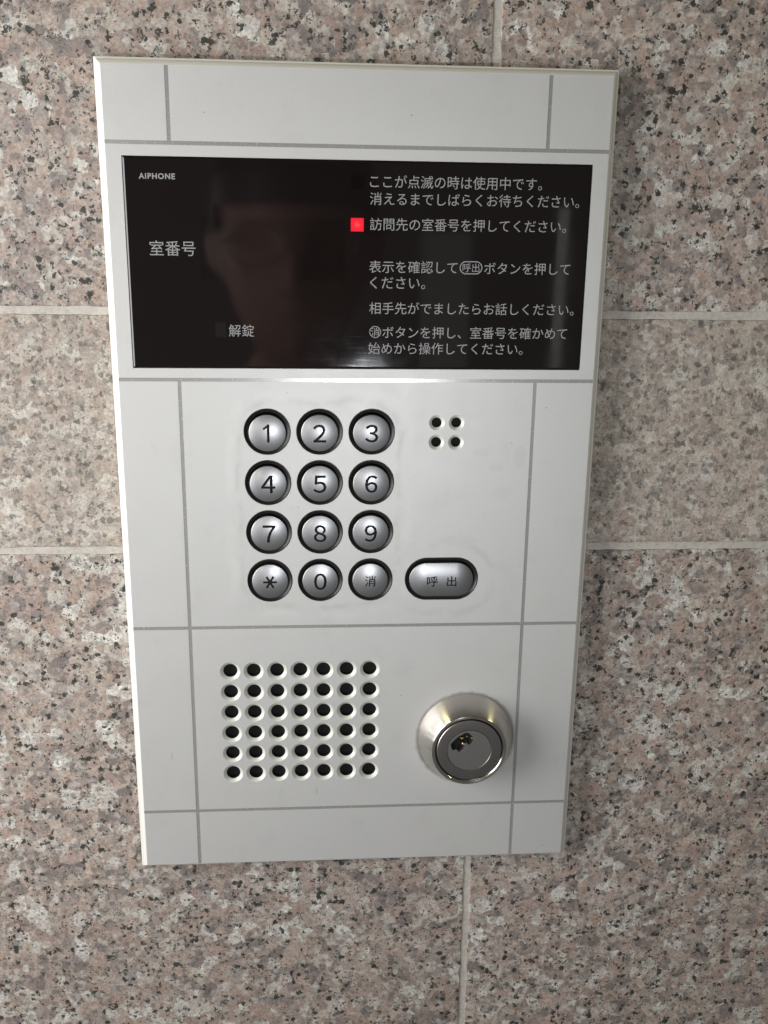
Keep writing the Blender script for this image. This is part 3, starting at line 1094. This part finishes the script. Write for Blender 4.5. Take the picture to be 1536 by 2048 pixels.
def body_point(h, w, d, cy, th, off=0.0):
    """th = 0 faces the wall"""
    sx, cyy = math.sin(th), math.cos(th)
    x, y = (w + off) * sx, (d + off) * cyy
    if -115 < h < 60:
        f = math.exp(-(sx / 0.16) ** 2) if cyy > 0 else 0
        if -48 < h < 14:                       # nose
            y += 24 * f * (1 - abs(h + 34) / 48 if h > -34 else 1 - abs(h + 34) / 14)
        ey = math.exp(-((abs(sx) - 0.42) / 0.16) ** 2) if cyy > 0 else 0
        y -= 9 * ey * math.exp(-(h / 13) ** 2)   # eye sockets
        y += 5 * f * math.exp(-((h + 62) / 7) ** 2) - 3 * f * math.exp(-((h + 70) / 3) ** 2)   # lips
        y += 8 * f * math.exp(-((h + 98) / 10) ** 2)    # chin
        er = math.exp(-((cyy + 0.12) / 0.13) ** 2)
        x += (1 if sx > 0 else -1) * 17 * er * math.exp(-((h + 6) / 26) ** 4)   # ears
    return Vector(((HX + x) * S, (HY + cy + y) * S, (HZ + h) * S))
def loft(name, mat, parent, keep, off=0.0, N=72):
    R_ = rows_fine()
    V = [body_point(*r, 2 * math.pi * i / N, off) for r in R_ for i in range(N)]
    F = []
    for j in range(len(R_) - 1):
        for i in range(N):
            th = 2 * math.pi * (i + .5) / N
            if keep((R_[j][0] + R_[j + 1][0]) / 2, th):
                a, c = j * N + i, j * N + (i + 1) % N
                F.append((a, c, c + N, a + N))
    o = mesh_obj(name, V, F, mat, parent, True)
    bm = bmesh.new(); bm.from_mesh(o.data)
    bmesh.ops.delete(bm, geom=[v for v in bm.verts if not v.link_faces], context='VERTS')
    bmesh.ops.recalc_face_normals(bm, faces=bm.faces)
    bm.to_mesh(o.data); bm.free()
    return o
M_skin, _, _ = mat_base('skin', (0.42, 0.25, 0.19), 0.5)
M_hair, _, _ = mat_base('hair', (0.02, 0.016, 0.014), 0.5)
M_shirt, _, _ = mat_base('shirt_cloth', (0.42, 0.42, 0.44), 0.85)
M_frame, _, _ = mat_base('glasses_frame', (0.30, 0.30, 0.31), 0.25, 0.9)
person = bpy.data.objects.new('person', None)
COL.objects.link(person)
person['label'] = 'photographer with dark hair, glasses and pale shirt, seen dimly reflected in black display'
person['category'] = 'person'
loft('body', M_skin, person, lambda h, th: True)
loft('hair', M_hair, person, lambda h, th: h > 62 or (h > -55 and math.cos(th) < -0.32) or (h > 14 and math.cos(th) < 0.45) or h > 34, 7.0)
loft('shirt', M_shirt, person, lambda h, th: h < -128 - 12 * math.cos(th), 6.0)
def torus(name, cx, cz, y, r, w, parent):
    V, F = [], []
    n, k = 36, 8
    for i in range(n):
        a = 2 * math.pi * i / n
        for j in range(k):
            c = 2 * math.pi * j / k
            rr_ = r + w * math.cos(c)
            V.append(Vector(((cx + rr_ * 1.15 * math.cos(a)) * S, (y + w * math.sin(c)) * S, (cz + rr_ * 0.85 * math.sin(a)) * S)))
    for i in range(n):
        for j in range(k):
            F.append((i * k + j, ((i + 1) % n) * k + j, ((i + 1) % n) * k + (j + 1) % k, i * k + (j + 1) % k))
    o = mesh_obj(name, V, F, M_frame, parent, True); recalc(o)
    return o
fy = HY + 101
g1_ = torus('glasses', HX - 33, HZ, fy, 22, 0.7, person)
g2_ = torus('glasses', HX + 33, HZ, fy, 22, 0.7, person)
for sx_ in (-1, 1):
    x_ = HX + sx_ * 60
    V = [Vector(((x_ + dx + (sx_ * 18 if yy else 0)) * S, (fy - (110 if yy else 0)) * S, (HZ + 4 + dz) * S)) for yy in (0, 1) for dx, dz in ((-1, -2), (1, -2), (1, 2), (-1, 2))]
    o = mesh_obj('glasses_temple', V, [(0, 1, 2, 3), (4, 5, 6, 7), (0, 1, 5, 4), (1, 2, 6, 5), (2, 3, 7, 6), (3, 0, 4, 7)], M_frame, person); recalc(o)
